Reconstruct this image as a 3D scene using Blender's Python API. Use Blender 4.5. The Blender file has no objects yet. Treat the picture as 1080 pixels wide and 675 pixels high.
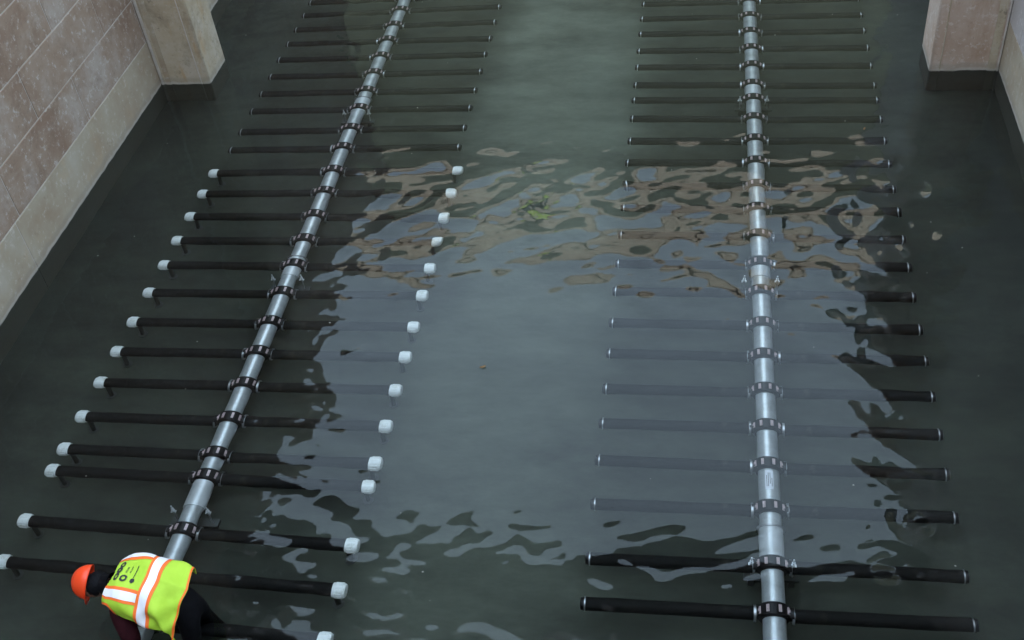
import bpy, bmesh, math, random
import numpy as np
from mathutils import Vector, Matrix
random.seed(7)
SC = bpy.context.scene
COL = SC.collection
R = math.radians

# ------------------------------------------------------------------ camera
cam_d = bpy.data.cameras.new('camera')
cam_d.sensor_width = 36.0
cam_d.lens = 36.0 * 1184.8 / 1080.0
cam_d.clip_end = 2000.0
cam = bpy.data.objects.new('camera', cam_d)
COL.objects.link(cam)
_f, _u, _r = Vector((-0.164, 0.719, -0.675)), Vector((-0.018, 0.682, 0.731)), Vector((0.986, 0.132, -0.099))
PT, YW, RL = 0.7414, 0.2242, -0.1346
cp, sp = math.cos(PT), math.sin(PT)
Z3 = Matrix.Rotation(YW, 3, 'Z')
fw = Z3 @ Vector((0, cp, -sp)); up = Z3 @ Vector((0, sp, cp)); rt = Z3 @ Vector((1, 0, 0))
up2 = math.cos(RL) * up - math.sin(RL) * rt
rt2 = math.cos(RL) * rt + math.sin(RL) * up
M = Matrix.Identity(4)
for i in range(3):
    M[i][0] = rt2[i]; M[i][1] = up2[i]; M[i][2] = -fw[i]
M[0][3], M[1][3], M[2][3] = 0.0, 0.0, 8.2
cam.matrix_world = M
SC.camera = cam

# ------------------------------------------------------------------ light
SUN_EL = R(40.0)
SUN_DIR = Vector((0.0, -math.cos(SUN_EL), math.sin(SUN_EL))).normalized()   # towards the sun: behind the camera
W = bpy.data.worlds.new('World'); SC.world = W; W.use_nodes = True
nt = W.node_tree; nt.nodes.clear()
wo = nt.nodes.new('ShaderNodeOutputWorld'); bg = nt.nodes.new('ShaderNodeBackground')
sky = nt.nodes.new('ShaderNodeTexSky'); sky.sky_type = 'NISHITA'; sky.sun_disc = False
sky.sun_elevation = SUN_EL; sky.sun_rotation = math.atan2(SUN_DIR.x, SUN_DIR.y)
sky.dust_density = 3.0; sky.air_density = 1.0; sky.altitude = 100
hs = nt.nodes.new('ShaderNodeHueSaturation'); hs.inputs['Saturation'].default_value = 0.62
nt.links.new(sky.outputs[0], hs.inputs['Color'])
veil = nt.nodes.new('ShaderNodeMix'); veil.data_type = 'RGBA'          # thin even cloud veil over the whole sky
veil.inputs[0].default_value = 0.75; veil.inputs[7].default_value = (2.40, 3.15, 3.95, 1)
nt.links.new(hs.outputs[0], veil.inputs[6])
nt.links.new(veil.outputs[2], bg.inputs[0]); bg.inputs[1].default_value = 0.15
nt.links.new(bg.outputs[0], wo.inputs[0])
sl = bpy.data.lights.new('sun', 'SUN'); sl.energy = 2.2; sl.angle = R(2.0); sl.color = (1.0, 0.95, 0.88)
so = bpy.data.objects.new('sun', sl); COL.objects.link(so)
so.rotation_euler = SUN_DIR.to_track_quat('Z', 'Y').to_euler(); so.location = (0, -30, 40)
SC.view_settings.view_transform = 'Standard'; SC.view_settings.look = 'None'
SC.view_settings.gamma = 1.0; SC.view_settings.exposure = 3.0
try: SC.cycles.max_bounces = 12; SC.cycles.transparent_max_bounces = 12
except Exception: pass

# ------------------------------------------------------------------ materials
def mat(name, col, rough=0.6, metal=0.0, **kw):
    m = bpy.data.materials.new(name); m.use_nodes = True
    b = m.node_tree.nodes['Principled BSDF']
    b.inputs['Base Color'].default_value = (*col, 1); b.inputs['Roughness'].default_value = rough
    b.inputs['Metallic'].default_value = metal
    for k, v in kw.items(): b.inputs[k].default_value = v
    return m

def noisy(name, stops, scale=2.0, rough=0.8, metal=0.0, detail=8, bump=0.3, bscale=30, speck=None,
          stretch=(1, 1, 1), coord='Object', objvar=0.0, dist=0.002, algae=False):
    """stops: [(pos, colour)...] over a noise; speck=(scale, threshold, colour, strength)"""
    m = mat(name, stops[0][1], rough, metal); t = m.node_tree; N = t.nodes; L = t.links
    b = N['Principled BSDF']
    tc = N.new('ShaderNodeTexCoord'); mp = N.new('ShaderNodeMapping'); mp.inputs['Scale'].default_value = stretch
    if coord == 'World':
        g = N.new('ShaderNodeNewGeometry'); L.new(g.outputs['Position'], mp.inputs[0])
    else: L.new(tc.outputs[coord], mp.inputs[0])
    n = N.new('ShaderNodeTexNoise'); n.inputs['Scale'].default_value = scale
    n.inputs['Detail'].default_value = detail; n.inputs['Roughness'].default_value = 0.62
    L.new(mp.outputs[0], n.inputs['Vector'])
    cr = N.new('ShaderNodeValToRGB'); el = cr.color_ramp.elements
    while len(el) < len(stops): el.new(0.5)
    for e, (p, c) in zip(el, stops): e.position = p; e.color = (*c, 1)
    fac = n.outputs['Fac']
    if objvar:
        oi = N.new('ShaderNodeObjectInfo'); ma = N.new('ShaderNodeMath'); ma.operation = 'MULTIPLY_ADD'
        L.new(oi.outputs['Random'], ma.inputs[0]); ma.inputs[1].default_value = objvar; ma.inputs[2].default_value = -objvar / 2
        ad = N.new('ShaderNodeMath'); ad.operation = 'ADD'; L.new(n.outputs['Fac'], ad.inputs[0]); L.new(ma.outputs[0], ad.inputs[1])
        fac = ad.outputs[0]
    L.new(fac, cr.inputs[0]); col = cr.outputs[0]
    def over(col, sc, lo, hi, c, st, strch=None):
        s = N.new('ShaderNodeTexNoise'); s.inputs['Scale'].default_value = sc; s.inputs['Detail'].default_value = 12; s.inputs['Roughness'].default_value = .72
        if strch:
            m2 = N.new('ShaderNodeMapping'); m2.inputs['Scale'].default_value = strch; m2.inputs['Location'].default_value = (3.1, 7.7, 1.3)
            L.new(mp.inputs[0].links[0].from_socket, m2.inputs[0]); L.new(m2.outputs[0], s.inputs['Vector'])
        else: L.new(mp.outputs[0], s.inputs['Vector'])
        mr = N.new('ShaderNodeMapRange'); mr.inputs[1].default_value = lo; mr.inputs[2].default_value = hi
        mr.inputs[4].default_value = st; L.new(s.outputs['Fac'], mr.inputs[0])
        mx = N.new('ShaderNodeMix'); mx.data_type = 'RGBA'; L.new(mr.outputs[0], mx.inputs[0])
        L.new(col, mx.inputs[6]); mx.inputs[7].default_value = (*c, 1)
        return mx.outputs[2]
    for s_ in (speck or []): col = over(col, *s_)
    if algae:      # growth below the waterline, a pale tide line just above it
        g2 = N.new('ShaderNodeNewGeometry'); sx = N.new('ShaderNodeSeparateXYZ'); L.new(g2.outputs['Position'], sx.inputs[0])
        nn = N.new('ShaderNodeTexNoise'); nn.inputs['Scale'].default_value = 5.0; nn.inputs['Detail'].default_value = 8; L.new(g2.outputs['Position'], nn.inputs['Vector'])
        am = N.new('ShaderNodeMath'); am.operation = 'MULTIPLY_ADD'; L.new(nn.outputs['Fac'], am.inputs[0]); am.inputs[1].default_value = .09; L.new(sx.outputs['Z'], am.inputs[2])
        for lo, hi, c, fr in ((.16, .12, (.30, .27, .22), .45), (.085, .05, (.60, .57, .52), .5), (.035, .015, (.036, .036, .025), .9)):
            mr = N.new('ShaderNodeMapRange'); mr.inputs[1].default_value = lo; mr.inputs[2].default_value = hi; mr.inputs[4].default_value = fr
            L.new(am.outputs[0], mr.inputs[0])
            mx = N.new('ShaderNodeMix'); mx.data_type = 'RGBA'; L.new(mr.outputs[0], mx.inputs[0]); L.new(col, mx.inputs[6]); mx.inputs[7].default_value = (*c, 1); col = mx.outputs[2]
    L.new(col, b.inputs['Base Color'])
    if bump:
        bn = N.new('ShaderNodeTexNoise'); bn.inputs['Scale'].default_value = bscale; bn.inputs['Detail'].default_value = 6
        L.new(mp.outputs[0], bn.inputs['Vector'])
        bp = N.new('ShaderNodeBump'); bp.inputs['Strength'].default_value = bump; bp.inputs['Distance'].default_value = dist
        L.new(bn.outputs['Fac'], bp.inputs['Height']); L.new(bp.outputs[0], b.inputs['Normal'])
    return m

M_block = noisy('weathered_block', [(0.30, (.27, .18, .128)), (0.45, (.335, .245, .18)), (0.56, (.38, .30, .24)), (0.72, (.43, .375, .325))],
                scale=1.3, coord='World', objvar=0.13, bump=0.6, bscale=22, dist=0.004,
                speck=[(1.3, .50, .70, (.46, .41, .37), .5), (.9, .50, .66, (.42, .36, .30), .4, (1, 1, 3)), (3, .52, .66, (.21, .145, .10), .55), (22, .56, .66, (.20, .16, .125), .5), (13, .55, .64, (.62, .585, .55), .6), (9, .66, .72, (.12, .085, .065), .4)])
M_base = noisy('bottom_course_block', algae=True, stops=[(0.32, (.37, .29, .205)), (0.5, (.42, .36, .27)), (0.7, (.48, .44, .36))],
               scale=1.5, coord='World', objvar=0.1, bump=0.5, bscale=22, dist=0.004,
               speck=[(12, .56, .66, (.66, .62, .57), .5), (2, .52, .7, (.50, .37, .23), .5), (5, .6, .7, (.20, .155, .11), .45)])
M_mortar = noisy('pale_mortar', algae=True, stops=[(0.3, (.46, .42, .37)), (0.7, (.64, .60, .555))], scale=6, coord='World', bump=.4)
M_buff = noisy('buff_concrete', algae=True, stops=[(0.28, (.38, .30, .20)), (0.5, (.49, .42, .31)), (0.72, (.55, .50, .42))], scale=2.2, coord='World',
               bump=.5, dist=.004, speck=[(2.2, .54, .66, (.46, .27, .10), .55, (2.6, 1.0, .3)), (12, .58, .66, (.64, .60, .54), .4), (2.5, .50, .64, (.27, .22, .155), .6), (8, .60, .68, (.12, .10, .075), .6), (20, .57, .67, (.28, .24, .18), .5)])
M_pink = noisy('pinkish_concrete', algae=True, stops=[(0.28, (.42, .295, .215)), (0.5, (.50, .385, .31)), (0.72, (.55, .47, .41))], scale=2.0, coord='World',
               bump=.5, dist=.004, speck=[(13, .54, .62, (.68, .63, .58), .55), (2, .50, .64, (.38, .25, .16), .5, (2, 1, .4)), (18, .57, .67, (.26, .20, .155), .5)])
M_grey = noisy('grey_concrete', algae=True, stops=[(0.3, (.38, .34, .315)), (0.7, (.48, .44, .42))], scale=1.6, coord='World', bump=.5,
               speck=[(13, .54, .62, (.64, .61, .59), .55)])
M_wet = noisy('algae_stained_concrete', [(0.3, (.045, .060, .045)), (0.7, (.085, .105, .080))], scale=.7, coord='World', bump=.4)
M_beige = noisy('beige_render', [(0.3, (.33, .30, .245)), (0.7, (.42, .385, .325))], scale=.5, coord='World', bump=.2)
M_floor = noisy('silted_floor', [(0.25, (.012, .015, .010)), (0.48, (.021, .025, .017)), (0.60, (.028, .033, .023)), (0.8, (.042, .047, .034))],
                scale=.9, detail=12, coord='World', rough=.9, bump=.3, bscale=9, dist=.01,
                speck=[(.35, .50, .68, (.066, .074, .058), .6), (60, .70, .76, (.20, .20, .18), .5)])
def silt_bed(m):
    t = m.node_tree; N = t.nodes; L = t.links; b = N['Principled BSDF']; col = b.inputs['Base Color'].links[0].from_socket
    g = N.new('ShaderNodeNewGeometry'); n = N.new('ShaderNodeTexNoise'); n.inputs['Scale'].default_value = .8; n.inputs['Detail'].default_value = 8
    L.new(g.outputs['Position'], n.inputs['Vector'])
    sx = N.new('ShaderNodeSeparateXYZ'); L.new(g.outputs['Position'], sx.inputs[0])
    wob = N.new('ShaderNodeMath'); wob.operation = 'MULTIPLY_ADD'; L.new(n.outputs['Fac'], wob.inputs[0]); wob.inputs[1].default_value = 1.6; L.new(sx.outputs['X'], wob.inputs[2])
    for cx, half, soft, c, st in ((-1.3, 4.3, 1.6, (.066, .076, .056), .55), (-1.25, .35, 1.35, (.21, .235, .185), .78)):
        d = N.new('ShaderNodeMath'); d.operation = 'SUBTRACT'; L.new(wob.outputs[0], d.inputs[0]); d.inputs[1].default_value = cx
        a = N.new('ShaderNodeMath'); a.operation = 'ABSOLUTE'; L.new(d.outputs[0], a.inputs[0])
        mr = N.new('ShaderNodeMapRange'); mr.interpolation_type = 'SMOOTHSTEP'; mr.inputs[1].default_value = half + soft; mr.inputs[2].default_value = half; mr.inputs[4].default_value = st
        L.new(a.outputs[0], mr.inputs[0]); fo = mr.outputs[0]
        if half < 1:      # the bed thickens towards the far end
            my = N.new('ShaderNodeMapRange'); my.interpolation_type = 'SMOOTHSTEP'; my.inputs[1].default_value = 8.5; my.inputs[2].default_value = 16; my.inputs[3].default_value = .36; my.inputs[4].default_value = 1
            L.new(sx.outputs['Y'], my.inputs[0]); mm = N.new('ShaderNodeMath'); mm.operation = 'MULTIPLY'; L.new(fo, mm.inputs[0]); L.new(my.outputs[0], mm.inputs[1]); fo = mm.outputs[0]
        mx = N.new('ShaderNodeMix'); mx.data_type = 'RGBA'; L.new(fo, mx.inputs[0]); L.new(col, mx.inputs[6]); mx.inputs[7].default_value = (*c, 1); col = mx.outputs[2]
    # clouds of finer silt and dark drifts over everything
    n2 = N.new('ShaderNodeTexNoise'); n2.inputs['Scale'].default_value = 1.1; n2.inputs['Detail'].default_value = 10; n2.inputs['Roughness'].default_value = .7
    mp2 = N.new('ShaderNodeMapping'); mp2.inputs['Scale'].default_value = (.55, 1.3, 1); L.new(g.outputs['Position'], mp2.inputs[0]); L.new(mp2.outputs[0], n2.inputs['Vector'])
    mr = N.new('ShaderNodeMapRange'); mr.inputs[1].default_value = .3; mr.inputs[2].default_value = .7; mr.inputs[3].default_value = .32; mr.inputs[4].default_value = 1.02; L.new(n2.outputs['Fac'], mr.inputs[0])
    vm = N.new('ShaderNodeVectorMath'); vm.operation = 'SCALE'; L.new(col, vm.inputs[0]); L.new(mr.outputs[0], vm.inputs['Scale'])
    L.new(vm.outputs[0], b.inputs['Base Color'])
silt_bed(M_floor)
M_ground = noisy('gravelly_ground', [(0.3, (.16, .14, .11)), (0.7, (.26, .23, .19))], scale=.5, coord='World', bump=.3)
M_steel = noisy('galvanised_pipe', [(0.3, (.42, .45, .47)), (0.7, (.64, .67, .69))], scale=7, coord='Object', rough=.33, metal=.5, bump=.15,
                bscale=60, dist=.001, speck=[(5, .54, .66, (.36, .37, .36), .5), (3, .58, .66, (.25, .23, .19), .35, (1, .5, 1)), (16, .64, .70, (.80, .80, .80), .4)])
M_sleeve = noisy('brighter_sleeve', [(0.3, (.52, .55, .57)), (0.7, (.70, .72, .74))], scale=6, rough=.38, metal=.35, bump=.1)
M_bolt = mat('stainless_bolt', (.55, .56, .58), .32, .7)
M_clamp = mat('stainless_clamp', (.42, .43, .45), .35, .8)
M_rubber = noisy('black_rubber', [(0.3, (.003, .003, .003)), (0.75, (.008, .008, .008))], scale=5, rough=.75, bump=.3, bscale=80, dist=.001,
                 speck=[(4, .60, .70, (.028, .027, .020), .6), (14, .66, .74, (.05, .048, .04), .5)])
M_rubber.node_tree.nodes['Principled BSDF'].inputs['Specular IOR Level'].default_value = .15
M_collar = mat('black_collar', (.008, .007, .008), .4)
M_collar.node_tree.nodes['Principled BSDF'].inputs['Specular IOR Level'].default_value = .2
M_plate = mat('collar_bolt_plate', (.60, .47, .48), .4, .2)
M_cap = noisy('white_plastic_cap', [(0.3, (.80, .83, .82)), (0.7, (.90, .92, .91))], scale=9, rough=.5, bump=.1, speck=[(11, .52, .66, (.42, .44, .37), .6)])
M_post = mat('dark_post', (.03, .033, .03), .6)
M_sticker = mat('paper_sticker', (.72, .74, .80), .6)
M_ink = mat('ink', (.02, .02, .025), .6)
M_glass = mat('window_glass', (.03, .04, .05), .1)

def water_material():
    m = bpy.data.materials.new('water_surface'); m.use_nodes = True
    t = m.node_tree; t.nodes.clear()
    o = t.nodes.new('ShaderNodeOutputMaterial'); g = t.nodes.new('ShaderNodeBsdfGlass')
    g.inputs['IOR'].default_value = 1.333; g.inputs['Roughness'].default_value = 0.0
    g.inputs['Color'].default_value = (.93, .96, .95, 1)
    t.links.new(g.outputs[0], o.inputs[0])
    return m
M_water = water_material()

# ------------------------------------------------------------------ helpers
def add_box(bm, lo, hi, mi=0, rot=None):
    g = bmesh.ops.create_cube(bm, size=1.0)
    c = (Vector(lo) + Vector(hi)) / 2; s = Vector(hi) - Vector(lo)
    for v in g['verts']:
        v.co = Vector((v.co.x * s.x, v.co.y * s.y, v.co.z * s.z))
        if rot is not None: v.co = rot @ v.co
        v.co += c
    for f in {f for v in g['verts'] for f in v.link_faces}: f.material_index = mi
    return g['verts']

def frame_for(d):
    d = Vector(d).normalized(); q = d.to_track_quat('Z', 'Y'); return q.to_matrix()

def add_lathe(bm, p, d, prof, seg=20, mi=0, smooth=True):
    """revolve prof [(along, radius)] about the axis through p along d"""
    Q = frame_for(d); p = Vector(p); rings = []
    for a, r in prof:
        if r < 1e-6: rings.append([bm.verts.new(p + Q @ Vector((0, 0, a)))]); continue
        rings.append([bm.verts.new(p + Q @ Vector((r * math.cos(2 * math.pi * k / seg), r * math.sin(2 * math.pi * k / seg), a))) for k in range(seg)])
    for A, B in zip(rings, rings[1:]):
        for k in range(seg):
            k2 = (k + 1) % seg
            if len(A) == 1 and len(B) == 1: continue
            if len(A) == 1: f = bm.faces.new((A[0], B[k2], B[k]))
            elif len(B) == 1: f = bm.faces.new((A[k], A[k2], B[0]))
            else: f = bm.faces.new((A[k], A[k2], B[k2], B[k]))
            f.material_index = mi; f.smooth = smooth

def obj(name, bm, mats, parent=None, loc=(0, 0, 0), bevel=0.0):
    bmesh.ops.recalc_face_normals(bm, faces=bm.faces)
    me = bpy.data.meshes.new(name); bm.to_mesh(me); bm.free()
    for m in (mats if isinstance(mats, (list, tuple)) else [mats]): me.materials.append(m)
    me.set_sharp_from_angle(angle=R(42))
    return link(name, me, parent, loc, bevel)

def link(name, me, parent=None, loc=(0, 0, 0), bevel=0.0):
    o = bpy.data.objects.new(name, me); COL.objects.link(o); o.location = loc
    if parent is not None: o.parent = parent
    if bevel:
        b = o.modifiers.new('bevel', 'BEVEL'); b.width = bevel; b.segments = 2; b.limit_method = 'ANGLE'
    return o

def tag(o, label, cat, group=None):
    o['label'] = label; o['category'] = cat
    if group: o['group'] = group
    return o

def empty(name, loc, label, cat, group=None):
    o = bpy.data.objects.new(name, None); COL.objects.link(o); o.location = loc; o.empty_display_size = .2
    return tag(o, label, cat, group)

def structure(o): o['kind'] = 'structure'; return o
def stuff(o): o['kind'] = 'stuff'; return o
NB = bmesh.new

# ------------------------------------------------------------------ setting
XL, XR = -7.94, 3.83            # faces of the side walls
FZ = -0.62                      # basin floor
YN, YE = -3.0, 22.2             # near and far ends of the basin
TOP_L, TOP_R = 7.96, 9.3
bm = NB(); add_box(bm, (XL - .7, YN - 1, FZ - .3), (XR + .7, YE + .7, FZ))
structure(obj('basin_floor', bm, M_floor))
bm = NB()
for a, b in (((-300, -300), (XL - .7, 400)), ((XR + .7, -300), (300, 400)), ((XL - .7, YE + .7), (XR + .7, 400)), ((XL - .7, -300), (XR + .7, YN - 1))):
    z = 7.7
    bm.faces.new([bm.verts.new(p) for p in ((a[0], a[1], z), (b[0], a[1], z), (b[0], b[1], z), (a[0], b[1], z))])
structure(obj('ground', bm, M_ground))

# water: real ripples in one displaced sheet
def water():
    dx = 0.022
    x0, x1, y0, y1 = XL + .002, XR - .002, YN + .002, YE - .002
    nx, ny = int((x1 - x0) / dx) + 1, int((y1 - y0) / dx) + 1
    xs = np.linspace(x0, x1, nx); ys = np.linspace(y0, y1, ny)
    X, Y = np.meshgrid(xs, ys)
    rng = np.random.default_rng(11)
    kx = np.fft.fftfreq(nx, dx)[None, :]; ky = np.fft.fftfreq(ny, dx)[:, None]
    kk = np.hypot(kx, ky) + 1e-9
    def band(l0, l1, slope, ang=None, spread=.6, seed=0):
        rg = np.random.default_rng(seed)
        F = np.fft.fft2(rg.standard_normal((ny, nx)))
        lam = 1 / kk
        c = math.log(math.sqrt(l0 * l1)); w = math.log(l1 / l0) / 2
        A = np.exp(-((np.log(lam) - c) / w) ** 2) * (kk > 1e-6)
        if ang is not None:
            th = np.arctan2(ky, kx) - ang
            A = A * np.exp(-(np.sin(th) / spread) ** 2)
        h = np.real(np.fft.ifft2(F * A))
        gy, gx = np.gradient(h, dx)
        return h * slope / math.sqrt((gx ** 2 + gy ** 2).mean())
    G = lambda c, s, v: np.exp(-((v - c) / s) ** 2)
    # rougher strip across the far middle, a restless patch round the worker, calm elsewhere
    far = G(10.7, 1.25, Y) * (.6 + .4 * np.tanh((X + 5.2) * 1.2))
    near = G(4.8, .95, Y) * (.28 + .72 / (1 + np.exp((X + .2) * 1.6)))
    def crest(b, a):      # sharpen the crests
        sd = b.std(); return b + a * b * b / sd
    h = band(1.2, 2.6, .007, seed=3)
    h += band(.5, 1.2, .0045, seed=5)
    h += far * crest(band(.45, 1.2, .050, ang=math.pi / 2 + .5, spread=1.6, seed=8), .35)
    h += far * crest(band(.18, .42, .013, ang=math.pi / 2 + .15, spread=1.6, seed=9), .3)
    h += G(9.2, .9, Y) * G(-.2, 1.6, X) * band(.3, .8, .022, ang=.75, spread=.5, seed=10)
    h += near * crest(band(.35, .9, .026, ang=math.pi / 2 - .5, spread=.7, seed=21), .3)
    h += near * band(.14, .3, .013, ang=math.pi / 2 - .3, spread=.6, seed=22)
    edge = G(2.1, .9, X) * G(8.0, 3.5, Y) + .9 * G(-3.9, .8, X) * G(7.5, 2.4, Y)
    h += edge * crest(band(.35, .9, .032, ang=math.pi / 2 - .6, spread=.6, seed=13), .3)
    h += edge * band(.13, .28, .016, ang=math.pi / 2 + .2, spread=1.5, seed=14)
    h += band(.16, .32, .0085, ang=math.pi / 2 + .35, spread=.35, seed=33)
    h += G(5.4, .8, Y) * band(.12, .28, .014, seed=30) / (1 + np.exp((X + 1.5) * 2))
    h += G(15.5, 2.2, Y) * (band(.4, 1.4, .018, seed=31) + band(.15, .4, .014, seed=32))
    # rings spreading from the worker's legs
    r = np.hypot(X + 4.05, Y - 4.9)
    h += .0030 * np.sin(2 * math.pi * (r - .2) / .42) * np.exp(-((r - 1.5) / 1.2) ** 2) * (X > -4.6)
    co = np.stack([X, Y, h], -1).reshape(-1, 3)
    i = np.arange(nx * ny).reshape(ny, nx)
    q = np.stack([i[:-1, :-1], i[:-1, 1:], i[1:, 1:], i[1:, :-1]], -1).reshape(-1, 4)
    me = bpy.data.meshes.new('water')
    me.vertices.add(len(co)); me.vertices.foreach_set('co', co.ravel())
    me.loops.add(q.size); me.loops.foreach_set('vertex_index', q.ravel().astype(np.int32))
    me.polygons.add(len(q)); me.polygons.foreach_set('loop_start', np.arange(0, q.size, 4, dtype=np.int32))
    me.update(calc_edges=True)
    me.polygons.foreach_set('use_smooth', np.ones(len(q), bool))
    me.materials.append(M_water)
    structure(link('water', me))
water()

def box_obj(name, lo, hi, m, parent=None, bevel=0.0):
    bm = NB(); add_box(bm, lo, hi); return obj(name, bm, m, parent, bevel=bevel)

# side walls: a mortar-coloured core with blocks standing 6 mm proud of it
def side_wall(name, face, sgn, top, label, joints0, m_hi, blocks_to):
    e = empty(name, (face + sgn * .35, (YN + YE) / 2, FZ), label, 'wall')
    inv = Vector(e.location)
    def local(b, nm, m, bevel=0.0):
        for v in b.verts: v.co -= inv
        return obj(nm, b, m, e, bevel=bevel)
    b = NB(); add_box(b, (min(face + sgn * .008, face + sgn * .7), YN - 1, FZ), (max(face + sgn * .008, face + sgn * .7), YE, top)); local(b, 'mortar_core', M_mortar)
    Z = [FZ + .002, .70, 1.35, 2.00, 2.65]
    while Z[-1] < top - .7: Z.append(Z[-1] + .65)
    Z.append(top)
    g = .009
    for c in range(len(Z) - 1):
        off = joints0[0] if c % 2 else joints0[1]
        if c == 0: off = 9.5
        ys = [off + (2.035 if c else 6.1) * k for k in range(-7, 8)]
        ys = [y for y in ys if YN < y < YE]; ys = [YN - .99] + ys + [YE - .002]
        for a, d in zip(ys, ys[1:]):
            b = NB(); j = random.uniform(-.0015, .0015)
            x0, x1 = sorted((face + j, face + sgn * .05))
            add_box(b, (x0, a + g, Z[c] + (g if c else 0)), (x1, d - g, Z[c + 1] - g))
            local(b, 'block', M_base if c == 0 else m_hi, .004)
    b = NB(); xa, xb = sorted((face - sgn * .0, face + sgn * .7)); add_box(b, (xa, YN - 1, top), (xb, YE, top + .12)); local(b, 'coping', M_grey, .01)
    return e
wl = side_wall('stone_block_wall', XL, -1, TOP_L, 'long brown stained block wall with white mortar joints on the left of the basin', (9.625, 10.70 - .0), M_block, 14)
wr = side_wall('stone_block_wall', XR, 1, TOP_R, 'short visible stretch of grey block wall at the right edge of the basin', (9.0, 10.0), M_grey, 14)

# pilasters
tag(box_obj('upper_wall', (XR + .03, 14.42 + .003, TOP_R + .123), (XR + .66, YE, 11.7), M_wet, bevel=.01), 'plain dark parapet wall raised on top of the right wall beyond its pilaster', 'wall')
def pilaster(name, lo, hi, m_face, label, streak, strip):
    e = empty(name, ((lo[0] + hi[0]) / 2, (lo[1] + hi[1]) / 2, FZ), label, 'pilaster')
    inv = Vector(e.location)
    b = NB(); add_box(b, lo, hi)
    for v in b.verts: v.co -= inv
    o = obj('shaft', b, m_face, e, bevel=.03)
    for (nm, a, c, m) in strip:
        b = NB(); add_box(b, a, c)
        for v in b.verts: v.co -= inv
        obj(nm, b, m, e, bevel=.004)
    return e
PY0, PY1 = 13.715, 14.42
pilaster('pilaster', (XL + .002, PY0, FZ + .001), (-7.168, PY1, TOP_L - .002), M_buff,
         'buff concrete pilaster with orange rust streak standing out from the left wall', None,
         [('corner_joint', (XL + .01, PY0 - .014, FZ + .002), (XL + .05, PY0 + .004, TOP_L - .01), M_mortar),
          ('cover_strip', (XL + .085, PY0 - .010, FZ + .002), (XL + .17, PY0 + .004, TOP_L - .01), M_base),
          ('corner_bead', (-7.31, PY0 - .008, FZ + .002), (-7.295, PY0 + .004, TOP_L - .01), M_mortar)])
pilaster('pilaster', (2.955, PY0, FZ + .001), (XR - .002, PY1, 7.9), M_pink,
         'pinkish concrete pilaster with pale left corner standing out from the right wall', None,
         [('corner_bead', (3.075, PY0 - .008, FZ + .002), (3.09, PY0 + .004, 7.88), M_buff),
          ('cover_strip', (XR - .15, PY0 - .010, FZ + .002), (XR - .05, PY0 + .004, 7.88), M_buff),
          ('corner_joint', (XR - .03, PY0 - .014, FZ + .002), (XR - .008, PY0 + .004, 7.88), M_mortar)])

tag(box_obj('end_wall', (XL - .7, YE + .003, FZ - .3), (XR + .7, YE + .7, TOP_L - .02), M_wet, bevel=.02),
    'dark green stained concrete wall closing the far end of the basin', 'wall')
tag(box_obj('footbridge', (XL - .6, 9.7, 8.32), (XR - .01, 11.9, 8.95), M_grey, bevel=.02),
    'grey concrete footbridge slab crossing high over the basin', 'footbridge')
for y in (10.0, 11.3):
    tag(box_obj('bridge_pad', (XL - .5, y, TOP_L + .123), (XL - .1, y + .3, 8.318), M_grey, bevel=.01),
        'concrete pad on the left wall coping under the %s of the footbridge' % ('near edge' if y < 10.5 else 'far edge'), 'pad')

def building(name, lo, hi, m, label, wz, wx, face_y):
    e = empty(name, ((lo[0] + hi[0]) / 2, (lo[1] + hi[1]) / 2, lo[2]), label, 'building'); inv = Vector(e.location)
    b = NB(); add_box(b, lo, hi)
    for v in b.verts: v.co -= inv
    obj('wall', b, m, e)
    b = NB(); add_box(b, (lo[0] - .2, lo[1] - .2, hi[2]), (hi[0] + .2, hi[1] + .2, hi[2] + .5))
    for v in b.verts: v.co -= inv
    obj('parapet', b, m, e)
    for z in wz:
        for x in wx:
            b = NB(); s = 1 if face_y == hi[1] else -1
            add_box(b, (x - .7, min(face_y, face_y + s * .06), z), (x + .7, max(face_y, face_y + s * .06), z + 1.6))
            for v in b.verts: v.co -= inv
            w = obj('window', b, M_grey, e)
            b = NB(); add_box(b, (x - .6, min(face_y + s * .062, face_y + s * .066), z + .1), (x + .6, max(face_y + s * .062, face_y + s * .066), z + 1.5))
            for v in b.verts: v.co -= inv
            obj('pane', b, M_glass, w)
building('pump_building', (-26, 36.4, 7.7), (22, 46, 21.4), M_beige, 'pale beige building beyond the far end of the basin', (10, 14), [-22, -18, -10, -6, 6, 10, 18], 36.4)
building('shade_building', (-24, -14, 7.7), (20, -6, 25), M_grey, 'unseen tall grey concrete building added behind the near end to shade the basin', (12, 17), [-18, -9, 4, 13], -6)  # invented block out of view, added to keep the sun off the basin
tag(box_obj('near_wall', (XL - .7, YN - 1.6, FZ - .3), (XR + .7, YN - 1.003, 7.68), M_grey), 'grey concrete wall closing the near end of the basin', 'wall')

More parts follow.
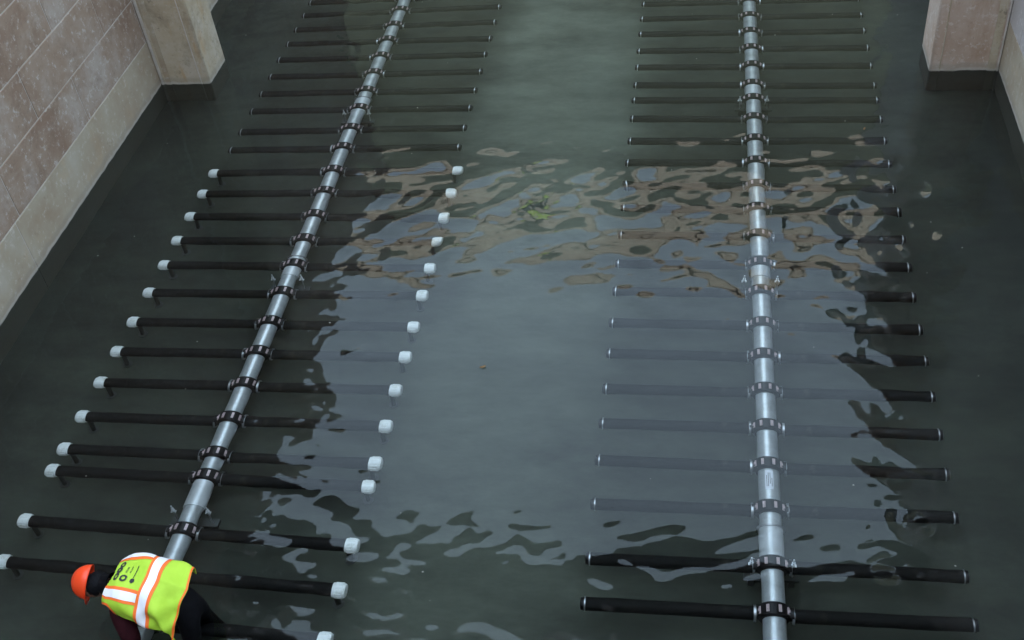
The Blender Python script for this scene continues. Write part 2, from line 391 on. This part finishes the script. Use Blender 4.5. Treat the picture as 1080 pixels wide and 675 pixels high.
# ------------------------------------------------------------------ aeration grids
ZT = -0.28
TR, PR = 0.063, 0.098
ROWS_L = [16.90, 16.43, 16.02, 15.533, 15.067, 14.59, 14.11, 13.628, 13.165, 12.666, 12.202, 11.675, 11.211, 10.724, 10.238, 9.762, 9.266, 8.764,
          8.282, 7.797, 7.303, 6.831, 6.540, 5.888, 5.40, 4.90]
SK_L = [.12, .12, .11, .09, .05, .06, .04, .04, .04, .07, .05, .05, .02, .02, .03, .01, .02, .02, .02, .03, .01, .0, -.02, -.07, -.08, -.08]
ROWS_R = [16.90, 16.45, 16.01, 15.539, 15.072, 14.602, 14.126, 13.642, 13.279, 12.813, 12.322, 11.837, 11.342, 10.88, 10.376, 9.88, 9.40, 8.889,
          8.413, 7.93, 7.44, 6.96, 6.461, 5.854, 5.383, 4.88]
SK_R = [-.02, -.02, -.02, -.02, -.05, -.06, -.07, -.08, -.07, -.07, -.05, -.04, -.06, -.06, -.06, -.03, -.02, -.03, -.01, 0, .01, -.01, .02, .02, .03, .03]

def mesh_of(bm, mats):
    bmesh.ops.recalc_face_normals(bm, faces=bm.faces)
    me = bpy.data.meshes.new('m'); bm.to_mesh(me); bm.free()
    for m in (mats if isinstance(mats, (list, tuple)) else [mats]): me.materials.append(m)
    me.set_sharp_from_angle(angle=R(42))
    return me

# shared meshes, all with the arm along +x starting at the header axis
ARM0 = .155
def tube_mesh(length):
    b = NB()
    prof = [(ARM0, TR)]
    n = 14
    for i in range(1, n): prof.append((ARM0 + (length - ARM0) * i / n, TR * (1 + .012 * math.sin(i * 2.4))))
    prof += [(length, TR), (length, 0)]
    add_lathe(b, (0, 0, 0), (1, 0, 0), [(ARM0, 0)] + prof, 20); return mesh_of(b, M_rubber)
ME_tube_s = tube_mesh(1.60); ME_tube_c = tube_mesh(1.64)
def band_mesh(w, r, r2):
    b = NB(); add_lathe(b, (0, 0, 0), (1, 0, 0), [(-w, r), (-w, r2), (w, r2), (w, r)], 24); return mesh_of(b, M_clamp)
ME_band = band_mesh(.006, TR, TR + .003)
ME_band_in = band_mesh(.010, .066, .078)
b = NB(); add_lathe(b, (0, 0, 0), (1, 0, 0), [(0, 0), (0, TR * .94), (.022, TR * .94), (.030, TR * .6), (.030, 0)], 20)
ME_plug = mesh_of(b, M_collar)
# white threaded cap: octagonal grip with ribs and a domed end
b = NB()
prof = [(-.035, .058), (-.035, .070), (-.01, .074), (.065, .074), (.085, .062), (.092, .03), (.092, 0)]
add_lathe(b, (0, 0, 0), (1, 0, 0), prof, 20)
for k in range(14):
    a = 2 * math.pi * k / 14
    add_box(b, (-.012, -.007, -.008), (.06, .007, .008))
    for v in b.verts[-8:] if hasattr(b.verts, '__getitem__') and False else []: pass
    b.verts.ensure_lookup_table()
    for v in b.verts[-8:]:
        v.co = Matrix.Rotation(a, 3, 'X') @ (v.co + Vector((0, 0, .070)))
ME_cap = mesh_of(b, M_cap)
b = NB(); add_lathe(b, (0, 0, 0), (0, 0, -1), [(TR * .9, .026), (-(FZ - ZT) - .012, .026), (-(FZ - ZT) - .012, .055), (-(FZ - ZT), .055), (-(FZ - ZT), 0)], 12)
ME_post = mesh_of(b, M_post)
# collar round the header, with a short socket to each side
def collar_mesh():
    b = NB()
    add_lathe(b, (0, -.068, 0), (0, 1, 0), [(0, PR + .001), (0, PR + .022), (.012, PR + .035), (.124, PR + .035), (.136, PR + .022), (.136, PR + .001)], 28)
    for s in (-1, 1):
        add_lathe(b, (0, 0, 0), (s, 0, 0), [(.09, .064), (.165, .064), (.165, .02)], 20)
    return mesh_of(b, M_collar)
ME_collar = collar_mesh()
def plate_mesh():
    b = NB(); add_box(b, (-.013, -.034, 0), (.013, .034, .008)); add_box(b, (-.006, -.012, .008), (.006, .012, .018)); return mesh_of(b, M_plate)
ME_plate = plate_mesh()

def grid(name, xh, rows, skew, capped, label, joints, half):
    root = empty(name, (xh, 10.9, FZ), label, 'aeration grid')
    def put(nm, me, loc, parent=root, rotz=0.0, roty=0.0):
        o = bpy.data.objects.new(nm, me); COL.objects.link(o); o.parent = parent
        base = Vector((xh, 10.9, FZ)) if parent is root else Vector((0, 0, 0))
        o.location = Vector(loc) - base; o.rotation_euler = (0, roty, rotz); return o
    # header pipe in lengths that meet at the sleeves
    ends = [4.0] + sorted(joints) + [17.3]
    for a, c in zip(ends, ends[1:]):
        b = NB(); add_lathe(b, (0, a + .004, 0), (0, 1, 0), [(0, PR - .01), (0, PR), ((c - a) - .008, PR), ((c - a) - .008, PR - .01)], 40)
        put('header_pipe', mesh_of(b, M_steel), (xh, 0, ZT + .02))
    for j in joints:
        b = NB()
        add_lathe(b, (0, -.17, 0), (0, 1, 0), [(0, PR + .001), (0, PR + .011), (.34, PR + .011), (.34, PR + .001)], 36)
        sv = put('sleeve', mesh_of(b, M_sleeve), (xh, j, ZT + .02))
        b = NB(); add_lathe(b, (0, .155, 0), (0, 1, 0), [(0, PR), (0, PR + .03), (.014, PR + .03), (.014, PR)], 36)
        put('flange_ring', mesh_of(b, M_clamp), (0, 0, 0), sv)
        # saddle bracket with a threaded rod and nuts on either side
        b = NB(); add_box(b, (-.24, -.045, -.22), (.24, .045, -.17)); add_box(b, (-.20, -.04, FZ - ZT), (-.15, .04, -.22)); add_box(b, (.15, -.04, FZ - ZT), (.20, .04, -.22))
        br = put('support_bracket', mesh_of(b, M_post), (xh, j - .23, ZT))
        for s in (-1, 1):
            b = NB()
            add_lathe(b, (s * .178, 0, -.17), (0, 0, 1), [(0, .0075), (.36, .0075), (.36, 0)], 8)
            add_lathe(b, (s * .178, 0, .07), (0, 0, 1), [(0, 0), (0, .020), (.018, .020), (.018, 0)], 6, smooth=False)
            add_lathe(b, (s * .178, 0, .115), (0, 0, 1), [(0, 0), (0, .015), (.014, .015), (.014, 0)], 6, smooth=False)
            add_box(b, (s * .178 - .026, -.014, .05), (s * .178 + .026, .014, .06))
            put('threaded_rod', mesh_of(b, M_bolt), (0, 0, 0), br)
    for i, (y, sk) in enumerate(zip(rows, skew)):
        ang = math.atan2(sk, 2 * half)
        cl = put('collar', ME_collar, (xh, y, ZT + .02), rotz=ang)
        for a in (-62, -24, 20, 60):
            p = Vector((math.sin(R(a)) * (PR + .034), 0, math.cos(R(a)) * (PR + .034)))
            put('bolt_plate', ME_plate, p, cl, roty=R(a))
        cap = capped(y)
        for s in (1, -1):
            if xh < 0 and s == -1 and y < 5.0: continue      # nearest row has no left arm
            rz = ang if s == 1 else ang + math.pi
            t = put('diffuser_tube', ME_tube_c if cap else ME_tube_s, (xh, y + random.uniform(-.006, .006), ZT + random.uniform(-.008, .008)), rotz=rz + random.uniform(-.0045, .0045), roty=random.uniform(-.006, .006))
            put('hose_clamp', ME_band_in, (.158, 0, 0), t)
            L = 1.64 if cap else 1.60
            if cap:
                c = put('end_cap', ME_cap, (L, 0, 0), t); c.rotation_euler = (random.uniform(0, 6.28), 0, 0)
            else:
                put('hose_clamp', ME_band, (L - .012, 0, 0), t); put('end_plug', ME_plug, (L, 0, 0), t)
            if cap: put('support_post', ME_post, (L - .03, 0, 0), t)
    return root, put

gl, putl = grid('aeration_grid', -4.785, ROWS_L, SK_L, lambda y: y < 11.9,
                'left grid of black diffuser tubes with white end caps clamped along a grey header pipe', [13.24, 9.72, 6.33], 1.63)
gr, putr = grid('aeration_grid', .667, ROWS_R, SK_R, lambda y: False,
                'right grid of black diffuser tubes without white caps clamped along a grey header pipe', [13.45, 9.80, 6.08], 1.64)
# sticker on the right header
b = NB()
n = 8
for k in range(n):
    a0, a1 = R(-22 + 44 * k / n), R(-22 + 44 * (k + 1) / n); r = PR + .0025
    b.faces.new([b.verts.new(p) for p in ((r * math.sin(a0), -.11, r * math.cos(a0)), (r * math.sin(a1), -.11, r * math.cos(a1)), (r * math.sin(a1), .11, r * math.cos(a1)), (r * math.sin(a0), .11, r * math.cos(a0)))])
st = putr('sticker', mesh_of(b, M_sticker), (.667, 6.76, ZT + .02))
b = NB()
for (a0, y0, y1) in ((-14, -.08, .05), (-6, -.08, .08), (3, -.05, .08), (12, -.08, .02)):
    r = PR + .0045; q0, q1 = R(a0), R(a0 + 3)
    b.faces.new([b.verts.new(p) for p in ((r * math.sin(q0), y0, r * math.cos(q0)), (r * math.sin(q1), y0, r * math.cos(q1)), (r * math.sin(q1), y1, r * math.cos(q1)), (r * math.sin(q0), y1, r * math.cos(q0)))])
putr('print_line', mesh_of(b, M_ink), (0, 0, 0), st)

# ------------------------------------------------------------------ people
M_trouser = noisy('black_waders', [(0.3, (.003, .003, .004)), (0.7, (.008, .008, .010))], scale=8, rough=.6, bump=.6, bscale=14, dist=.01)
M_jacket = noisy('maroon_shirt', [(0.3, (.022, .005, .007)), (0.7, (.045, .010, .014))], scale=8, rough=.85, bump=.7, bscale=12, dist=.012)
M_skin = mat('skin', (.20, .105, .07), .55)
M_hair = noisy('black_hair', [(0.3, (.003, .003, .004)), (0.7, (.008, .008, .010))], scale=30, rough=.6, stretch=(1, 1, 4), bump=.8, bscale=60, dist=.004)
M_glove = mat('grey_glove', (.10, .10, .11), .7)
M_yel = noisy('hi_vis_yellow', [(0.3, (.38, .60, .03)), (0.7, (.46, .69, .05))], scale=5, rough=.75, bump=.5, bscale=9, dist=.012)
M_org = mat('hi_vis_orange', (.95, .17, .02), .7)
M_silver = mat('reflective_tape', (.82, .80, .84), .45)
M_hat = mat('orange_hard_hat', (.90, .065, .012), .3)

for m_ in (M_trouser, M_hair, M_jacket): m_.node_tree.nodes['Principled BSDF'].inputs['Specular IOR Level'].default_value = .08
def skin_body(name, joints, edges, parent, origin, matfn, mats, sub=2):
    """joints: {name: (pos, radius)}; root is the first joint (pelvis)"""
    keys = list(joints); me = bpy.data.meshes.new('tmp')
    me.from_pydata([tuple(Vector(joints[k][0]) - origin) for k in keys], [(keys.index(a), keys.index(c)) for a, c in edges], [])
    o = bpy.data.objects.new('tmp', me); COL.objects.link(o)
    sk = o.modifiers.new('skin', 'SKIN'); sk.use_smooth_shade = True; sk.branch_smoothing = .6
    if not me.skin_vertices: me.attributes  # layer is made by the modifier's first access
    if not me.skin_vertices:
        bmx = NB(); bmx.from_mesh(me); bmx.verts.layers.skin.verify(); bmx.to_mesh(me); bmx.free()
    for k, sv in zip(keys, me.skin_vertices[0].data):
        r = joints[k][1]; sv.radius = (r, r) if not isinstance(r, tuple) else r; sv.use_root = (k == keys[0])
    su = o.modifiers.new('sub', 'SUBSURF'); su.levels = sub; su.render_levels = sub
    dg = bpy.context.evaluated_depsgraph_get(); ev = o.evaluated_get(dg)
    m2 = bpy.data.meshes.new_from_object(ev); bpy.data.objects.remove(o)
    m2.materials.clear()
    for m in mats: m2.materials.append(m)
    for p in m2.polygons: p.use_smooth = True; p.material_index = matfn(p.center + origin)
    return link(name, m2, parent)

def add_hand(J, E, pre, wrist, d, side, down):
    """palm, four bent fingers of unequal length and a thumb"""
    w = Vector(wrist); d = Vector(d).normalized(); side = Vector(side).normalized(); down = Vector(down).normalized()
    J[pre + 'palm'] = (w + d * .055, (.038, .020)); E.append((pre + 'wrist', pre + 'palm'))
    for i, (o, ln) in enumerate(((-.030, .070), (-.010, .082), (.010, .078), (.029, .062))):
        a = w + d * .095 + side * o
        J[pre + 'k%d' % i] = (a, .0105); E.append((pre + 'palm', pre + 'k%d' % i))
        m = a + (d * .8 + down * .6).normalized() * ln * .5; J[pre + 'm%d' % i] = (m, .0095); E.append((pre + 'k%d' % i, pre + 'm%d' % i))
        t = m + (d * .25 + down).normalized() * ln * .5; J[pre + 't%d' % i] = (t, .0075); E.append((pre + 'm%d' % i, pre + 't%d' % i))
    a = w + d * .035 - side * .045; J[pre + 'th'] = (a, .012); E.append((pre + 'palm', pre + 'th'))
    J[pre + 'tt'] = (a + (d * .8 - side * .4 + down * .5).normalized() * .05, .009); E.append((pre + 'th', pre + 'tt'))

def worker():
    O = Vector((-4.05, 4.86, FZ))
    e = empty('person', O, 'worker in orange hard hat and yellow vest bending over the left header pipe, knee-deep', 'person')
    J, E = {}, []
    def j(k, p, r, par=None):
        J[k] = (p, r)
        if par: E.append((par, k))
    j('pelvis', (-4.22, 4.82, .28), (.19, .15))
    j('waist', (-4.30, 4.86, .36), (.165, .115), 'pelvis')
    j('chest', (-4.55, 4.89, .40), (.19, .125), 'waist')
    j('upper', (-4.76, 4.91, .40), (.175, .11), 'chest')
    j('neck', (-4.93, 4.915, .38), .058, 'upper')
    j('skull_base', (-5.02, 4.91, .35), .078, 'neck')
    j('skull', (-5.11, 4.905, .34), (.088, .098), 'skull_base')
    j('crown', (-5.19, 4.90, .335), .072, 'skull')
    for s, sy in (('L', -1), ('R', 1)):
        fy = {'L': 4.68, 'R': 5.0}[s]
        j(s + 'hip', (-4.23, 4.84 + sy * .09, .18), .11, 'pelvis')
        j(s + 'knee', (-4.26, (fy + 4.86 + sy * .1) / 2, -.16), .08, s + 'hip')
        j(s + 'calf', (-4.23, fy, -.36), .070, s + 'knee')
        j(s + 'ankle', (-4.14, fy, FZ + .09), .052, s + 'calf')
        j(s + 'ball', (-4.28, fy, FZ + .045), (.045, .045), s + 'ankle')
        j(s + 'toe', (-4.36, fy, FZ + .035), .034, s + 'ball')
        j(s + 'sho', (-4.79, 4.91 + sy * .205, .38), .095, 'upper')
    j('Lelb', (-4.68, 4.57, .13), .085, 'Lsho'); j('Lfore', (-4.72, 4.60, .01), .068, 'Lelb'); j('Lwrist', (-4.78, 4.66, -.075), .032, 'Lfore')
    j('Relb', (-4.88, 5.20, .14), .07, 'Rsho'); j('Rfore', (-4.90, 5.21, .02), .050, 'Relb'); j('Rwrist', (-4.88, 5.15, -.075), .032, 'Rfore')
    add_hand(J, E, 'L', (-4.78, 4.66, -.075), (-.35, .2, -.5), (.2, -1, 0), (-.2, 0, -1))
    add_hand(J, E, 'R', (-4.88, 5.15, -.075), (.35, -.2, -.5), (.2, 1, 0), (.2, 0, -1))
    def mf(c):
        if c.x < -4.95 and c.z > .2: return 2
        if c.x > -4.42 and not (c.z < 0 and c.x < -4.5): return 0
        if c.z < -.07: return 3
        return 1
    skin_body('body', J, E, e, O, mf, [M_trouser, M_jacket, M_skin, M_glove])
    # ---- vest: a draped shell round the torso
    s_pts = [(-4.880, 4.915, .400), (-4.75, 4.912, .415), (-4.55, 4.89, .410), (-4.32, 4.865, .375), (-4.16, 4.845, .325)]
    def spine(s):
        t = max(0, min(.9999, s)) * 4; i = int(t); f = t - i
        return Vector(s_pts[i]).lerp(Vector(s_pts[i + 1]), f)
    def VP(s, ph, off=0.0):
        """s 0 neck..1 hem; ph degrees, 0 spine line, + far side, - near side"""
        p = spine(s); a = R(ph)
        w = .235 + .030 * math.sin(math.pi * min(1, s * 1.05)) + .03 * s
        if s < .14: w *= .80 + .20 * (s / .14) ** .6
        d = .125 + .035 * math.sin(math.pi * min(1, s + .1)) + .05 * s
        ca, sa = math.cos(a), math.sin(a)
        # squarer than an ellipse
        n = (abs(ca) ** 3.1 + abs(sa) ** 3.1) ** (-1 / 3.1)
        y = w * sa * n; z = d * ca * n
        # the near side hangs loose towards the hem, in folds
        hang = max(0, s - .35) * max(0, -sa) * .20
        fold = (.010 * math.sin(13 * s + 3.1 * ph / 60) + .008 * math.sin(ph / 9 + 9 * s)) * (.3 + s)
        fold += .020 * math.sin(9 * (s * 1.9 + ph / 80)) * max(0, -sa + .2) * s + .009 * math.sin(21 * (s * .8 - ph / 110)) * max(0, -sa + .3) * max(0, s - .4) * 2
        if sa < 0: y *= 1.07
        rr = 1 + (fold + off) / math.hypot(y, z)
        return Vector((p.x + (-.10 * max(0, -sa) * s * s - .05 * max(0, sa) * s * s + .03 * sa * (1 - s)), p.y + y * rr, p.z + z * rr - hang)) - O
    def in_hole(s, ph):
        return ((s - .15) / .135) ** 2 + ((abs(ph) - 92) / 32) ** 2 < 1
    def s_start(ph):
        return .045 + .05 * math.exp(-(ph / 20) ** 2) if abs(ph) < 60 else .045
    def shell(smin, smax, pmin, pmax, off, ns, np_, test=None):
        b = NB(); V = {}
        def g(i, k):
            if (i, k) not in V:
                ph = pmin + (pmax - pmin) * k / np_; s = smin + (smax - smin) * i / ns
                V[i, k] = b.verts.new(VP(s, ph, off))
            return V[i, k]
        for i in range(ns):
            for k in range(np_):
                s = smin + (smax - smin) * (i + .5) / ns; ph = pmin + (pmax - pmin) * (k + .5) / np_
                if test and not test(s, ph): continue
                f = b.faces.new((g(i, k), g(i + 1, k), g(i + 1, k + 1), g(i, k + 1))); f.smooth = True
        return b
    b = shell(0, 1, -92, 74, 0, 70, 120, lambda s, ph: s > s_start(ph) and not in_hole(s, ph))
    vest = obj('vest', b, M_yel, e); so_ = vest.modifiers.new('thick', 'SOLIDIFY'); so_.thickness = .006
    def patch(nm, mt, off, rects, ns=30, np_=60):
        b = NB()
        for (s0, s1, p0, p1, tst) in rects:
            b2 = shell(s0, s1, p0, p1, off, ns, np_, tst); m_ = bpy.data.meshes.new('x'); b2.to_mesh(m_); b2.free(); b.from_mesh(m_); bpy.data.meshes.remove(m_)
        for f in b.faces: f.smooth = True
        return obj(nm, b, mt, vest)
    nh = lambda s, ph: s > s_start(ph) and not in_hole(s, ph)
    WB0, WB1 = .555, .635
    edge_hole = lambda s, ph: nh(s, ph) and ((s - .15) / .16) ** 2 + ((abs(ph) - 92) / 38) ** 2 < 1
    for off_, rc in ((.004, (WB0 - .03, WB1 + .03, -92, 74, nh)), (.0042, (.02, WB0 - .032, -47, -24, nh)), (.0042, (.02, WB0 - .032, 30, 52, nh)),
                     (.004, (.972, 1.0, -92, 74, None)), (.0048, (.0, .34, -92, -50, edge_hole)), (.0048, (.0, .34, 50, 74, edge_hole))):
        patch('orange_trim', M_org, off_, [rc], 50, 60)
    patch('reflective_stripe', M_silver, .008, [(WB0, WB1, -92, 74, nh)])
    patch('reflective_stripe', M_silver, .008, [(.02, WB0 - .03, -42, -29, nh)])
    patch('reflective_stripe', M_silver, .008, [(.02, WB0 - .03, 35, 47, nh)])
    # printed mark on the upper back: three round letters, a small disc emblem and faint lines
    def ring(s0, p0, rs, rp, th):
        return lambda s, ph: (1 - th) ** 2 < ((s - s0) / rs) ** 2 + ((ph - p0) / rp) ** 2 < 1
    def bar(a, c, w):
        return lambda s, ph: a[0] <= s <= c[0] and a[1] <= ph <= c[1]
    LET = [ring(.185, 19, .046, 7, .58), ring(.185, 6, .046, 7, .66), ring(.185, -7, .046, 7, .58), ring(.30, -9, .042, 6, .5), ring(.41, -11, .026, 4, 1.0)]
    patch('printed_mark', M_ink, .006, [(.06, .46, -20, 26, lambda s, ph: any(f(s, ph) for f in LET) or (.285 < s < .305 and 2 < ph < 16 and int(ph * .9) % 2 == 0)
          or (abs(s - .405) < .004 and -6 < ph < 18) or (.335 < s < .347 and 2 < ph < 16 and int(ph * .7) % 2 == 0))], 90, 90)
    # ---- hard hat
    C = Vector((-5.115, 4.95, .35)) - O
    ax = Vector((-.93, -.10, .30)).normalized()         # crown direction
    vis = Vector((-.10, -.62, -.70)); vis = (vis - ax * vis.dot(ax)).normalized(); sd = ax.cross(vis)
    def dome(nm, mt, sc, h0, parent, extra=False):
        b = NB(); nu, nv = 64, 20; rows_ = []
        for i in range(nv + 1):
            th = math.pi / 2 * i / nv; row = []
            for k in range(nu):
                a = 2 * math.pi * k / nu
                rr = math.cos(th) * sc; hh = math.sin(th) * sc
                u_ = math.sin(a) * math.cos(th); ridge = 1 + .045 * math.exp(-(u_ / .10) ** 2) + .03 * math.exp(-((abs(u_) - .42) / .09) ** 2)
                row.append(b.verts.new(C + ax * (h0 + hh * .145 * ridge) + vis * (rr * .150 * math.cos(a)) + sd * (rr * .126 * math.sin(a))))
            rows_.append(row)
        for A, B in zip(rows_, rows_[1:]):
            for k in range(nu):
                f = b.faces.new((A[k], A[(k + 1) % nu], B[(k + 1) % nu], B[k])); f.smooth = True
        bmesh.ops.remove_doubles(b, verts=b.verts, dist=1e-5)
        return b
    b = dome('shell', M_hat, 1.0, .035, e)
    hat = obj('hard_hat', b, M_hat, e); so2 = hat.modifiers.new('thick', 'SOLIDIFY'); so2.thickness = .004
    b = NB(); nu = 40; A, B = [], []
    for k in range(nu):
        a = 2 * math.pi * k / nu; w = .010 + .052 * max(0, math.cos(a)) ** 2
        base = C + ax * .036; w *= .75
        A.append(b.verts.new(base + vis * (.148 * math.cos(a)) + sd * (.124 * math.sin(a))))
        B.append(b.verts.new(base - ax * (.012 * max(0, math.cos(a))) + vis * ((.148 + w) * math.cos(a)) + sd * ((.124 + w) * math.sin(a))))
    for k in range(nu):
        f = b.faces.new((A[k], A[(k + 1) % nu], B[(k + 1) % nu], B[k])); f.smooth = True
    br = obj('brim', b, M_hat, hat); br.modifiers.new('thick', 'SOLIDIFY').thickness = .005
    # ---- hair at the back of the head and collar of the shirt
    b = NB(); bmesh.ops.create_icosphere(b, subdivisions=4, radius=1.0)
    for v in b.verts:
        n = v.co.copy(); r = 1 + .04 * math.sin(17 * n.y + 5 * n.z) * math.sin(13 * n.x)
        v.co = Vector((-5.06, 4.93, .375)) - O + Vector((n.x * .10, n.y * .108, n.z * .095)) * r
    for f in b.faces: f.smooth = True
    obj('hair', b, M_hair, e)
    b = NB(); d = Vector((-1, 0, -.15)).normalized()
    add_lathe(b, Vector((-4.90, 4.915, .40)) - O, d, [(0, .10), (.05, .088), (.095, .082), (.095, .074), (.0, .085)], 24)
    obj('shirt_collar', b, M_trouser, e)
worker()

def onlooker():
    O = Vector((-4.1, YE + .35, TOP_L - .02))
    e = empty('person', O, 'worker in dark clothes and yellow vest standing upright on top of the far end wall', 'person')
    J, E = {}, []
    def j(k, p, r, par=None):
        J[k] = (O + Vector(p), r)
        if par: E.append((par, k))
    j('pelvis', (0, 0, .95), (.15, .11)); j('waist', (0, 0, 1.12), (.14, .10), 'pelvis'); j('chest', (0, 0, 1.34), (.17, .11), 'waist')
    j('neck', (0, 0, 1.52), .055, 'chest'); j('chin', (0, -.01, 1.60), .07, 'neck'); j('skull', (0, 0, 1.70), .088, 'chin'); j('crown', (0, 0, 1.76), .06, 'skull')
    for s, sx in (('L', 1), ('R', -1)):
        j(s + 'hip', (sx * .10, 0, .88), .10, 'pelvis'); j(s + 'knee', (sx * .12, -.02, .48), .07, s + 'hip'); j(s + 'ankle', (sx * .13, 0, .09), .048, s + 'knee'); j(s + 'toe', (sx * .14, -.17, .045), .04, s + 'ankle')
        j(s + 'sho', (sx * .2, 0, 1.44), .07, 'chest'); j(s + 'elb', (sx * .28, .02, 1.16), .05, s + 'sho'); j(s + 'wrist', (sx * .24, -.12, .94), .033, s + 'elb')
        add_hand(J, E, s, O + Vector((sx * .24, -.12, .94)), (0, -.3, -1), (sx, 0, 0), (0, -.6, -.6))
    def mf(c):
        z = c.z - O.z; x = abs(c.x - O.x)
        if z > 1.54 or (z < .95 and x > .19): return 1
        return 0
    skin_body('body', J, E, e, O, mf, [M_trouser, M_skin], 1)
    def tube_shell(z0, z1, off, tst=None, n=32, m=14):
        b = NB(); rows_ = []
        for i in range(m + 1):
            z = z0 + (z1 - z0) * i / m
            rows_.append([b.verts.new(((.215 + off) * math.cos(2 * math.pi * k / n) * (1 if z < 1.4 else 1 - (z - 1.4) * 1.5), (.15 + off) * math.sin(2 * math.pi * k / n), z)) for k in range(n)])
        for A, B in zip(rows_, rows_[1:]):
            for k in range(n):
                f = b.faces.new((A[k], A[(k + 1) % n], B[(k + 1) % n], B[k])); f.smooth = True
        return b
    v = obj('vest', tube_shell(.88, 1.5, 0), M_yel, e)
    obj('reflective_stripe', tube_shell(1.1, 1.16, .004), M_silver, v)
    b = NB(); add_lathe(b, (0, 0, 1.70), (0, 0, 1), [(0, .145), (.006, .115), (.05, .11), (.10, .07), (.12, 0)], 24)
    obj('hard_hat', b, M_hat, e)
onlooker()

# ------------------------------------------------------------------ small things on the water
M_leaf = mat('brown_leaf', (.20, .11, .04), .7)
def leaf(x, y, s, a, label):
    b = NB(); pts = []
    for k in range(10):
        t = 2 * math.pi * k / 10
        pts.append(b.verts.new((s * math.cos(t), s * .38 * math.sin(t) * (1 + .2 * math.cos(t)), .006 + .008 * math.cos(t) ** 2)))
    b.faces.new(pts)
    o = obj('floating_leaf', b, M_leaf, None, (x, y, .006)); o.rotation_euler = (0, 0, a); tag(o, label, 'leaf', None)
    o.modifiers.new('thick', 'SOLIDIFY').thickness = .002
leaf(-2.20, 8.0, .035, .4, 'small brown leaf floating in the open water between the two grids')
leaf(2.00, 12.33, .03, 1.2, 'tiny brown leaf floating over the far right diffuser tubes')
b = NB(); rr = random.Random(4)
for k in range(60):
    x = rr.uniform(XL + .3, XR - .3); y = rr.uniform(4.3, 17.5); s = rr.uniform(.003, .008)
    g = bmesh.ops.create_icosphere(b, subdivisions=1, radius=s)
    for v in g['verts']: v.co = Vector((x + v.co.x * rr.uniform(.8, 1.6), y + v.co.y, .003 + v.co.z * .5))
stuff(obj('floating_specks', b, mat('pale_speck', (.30, .30, .26), .8)))
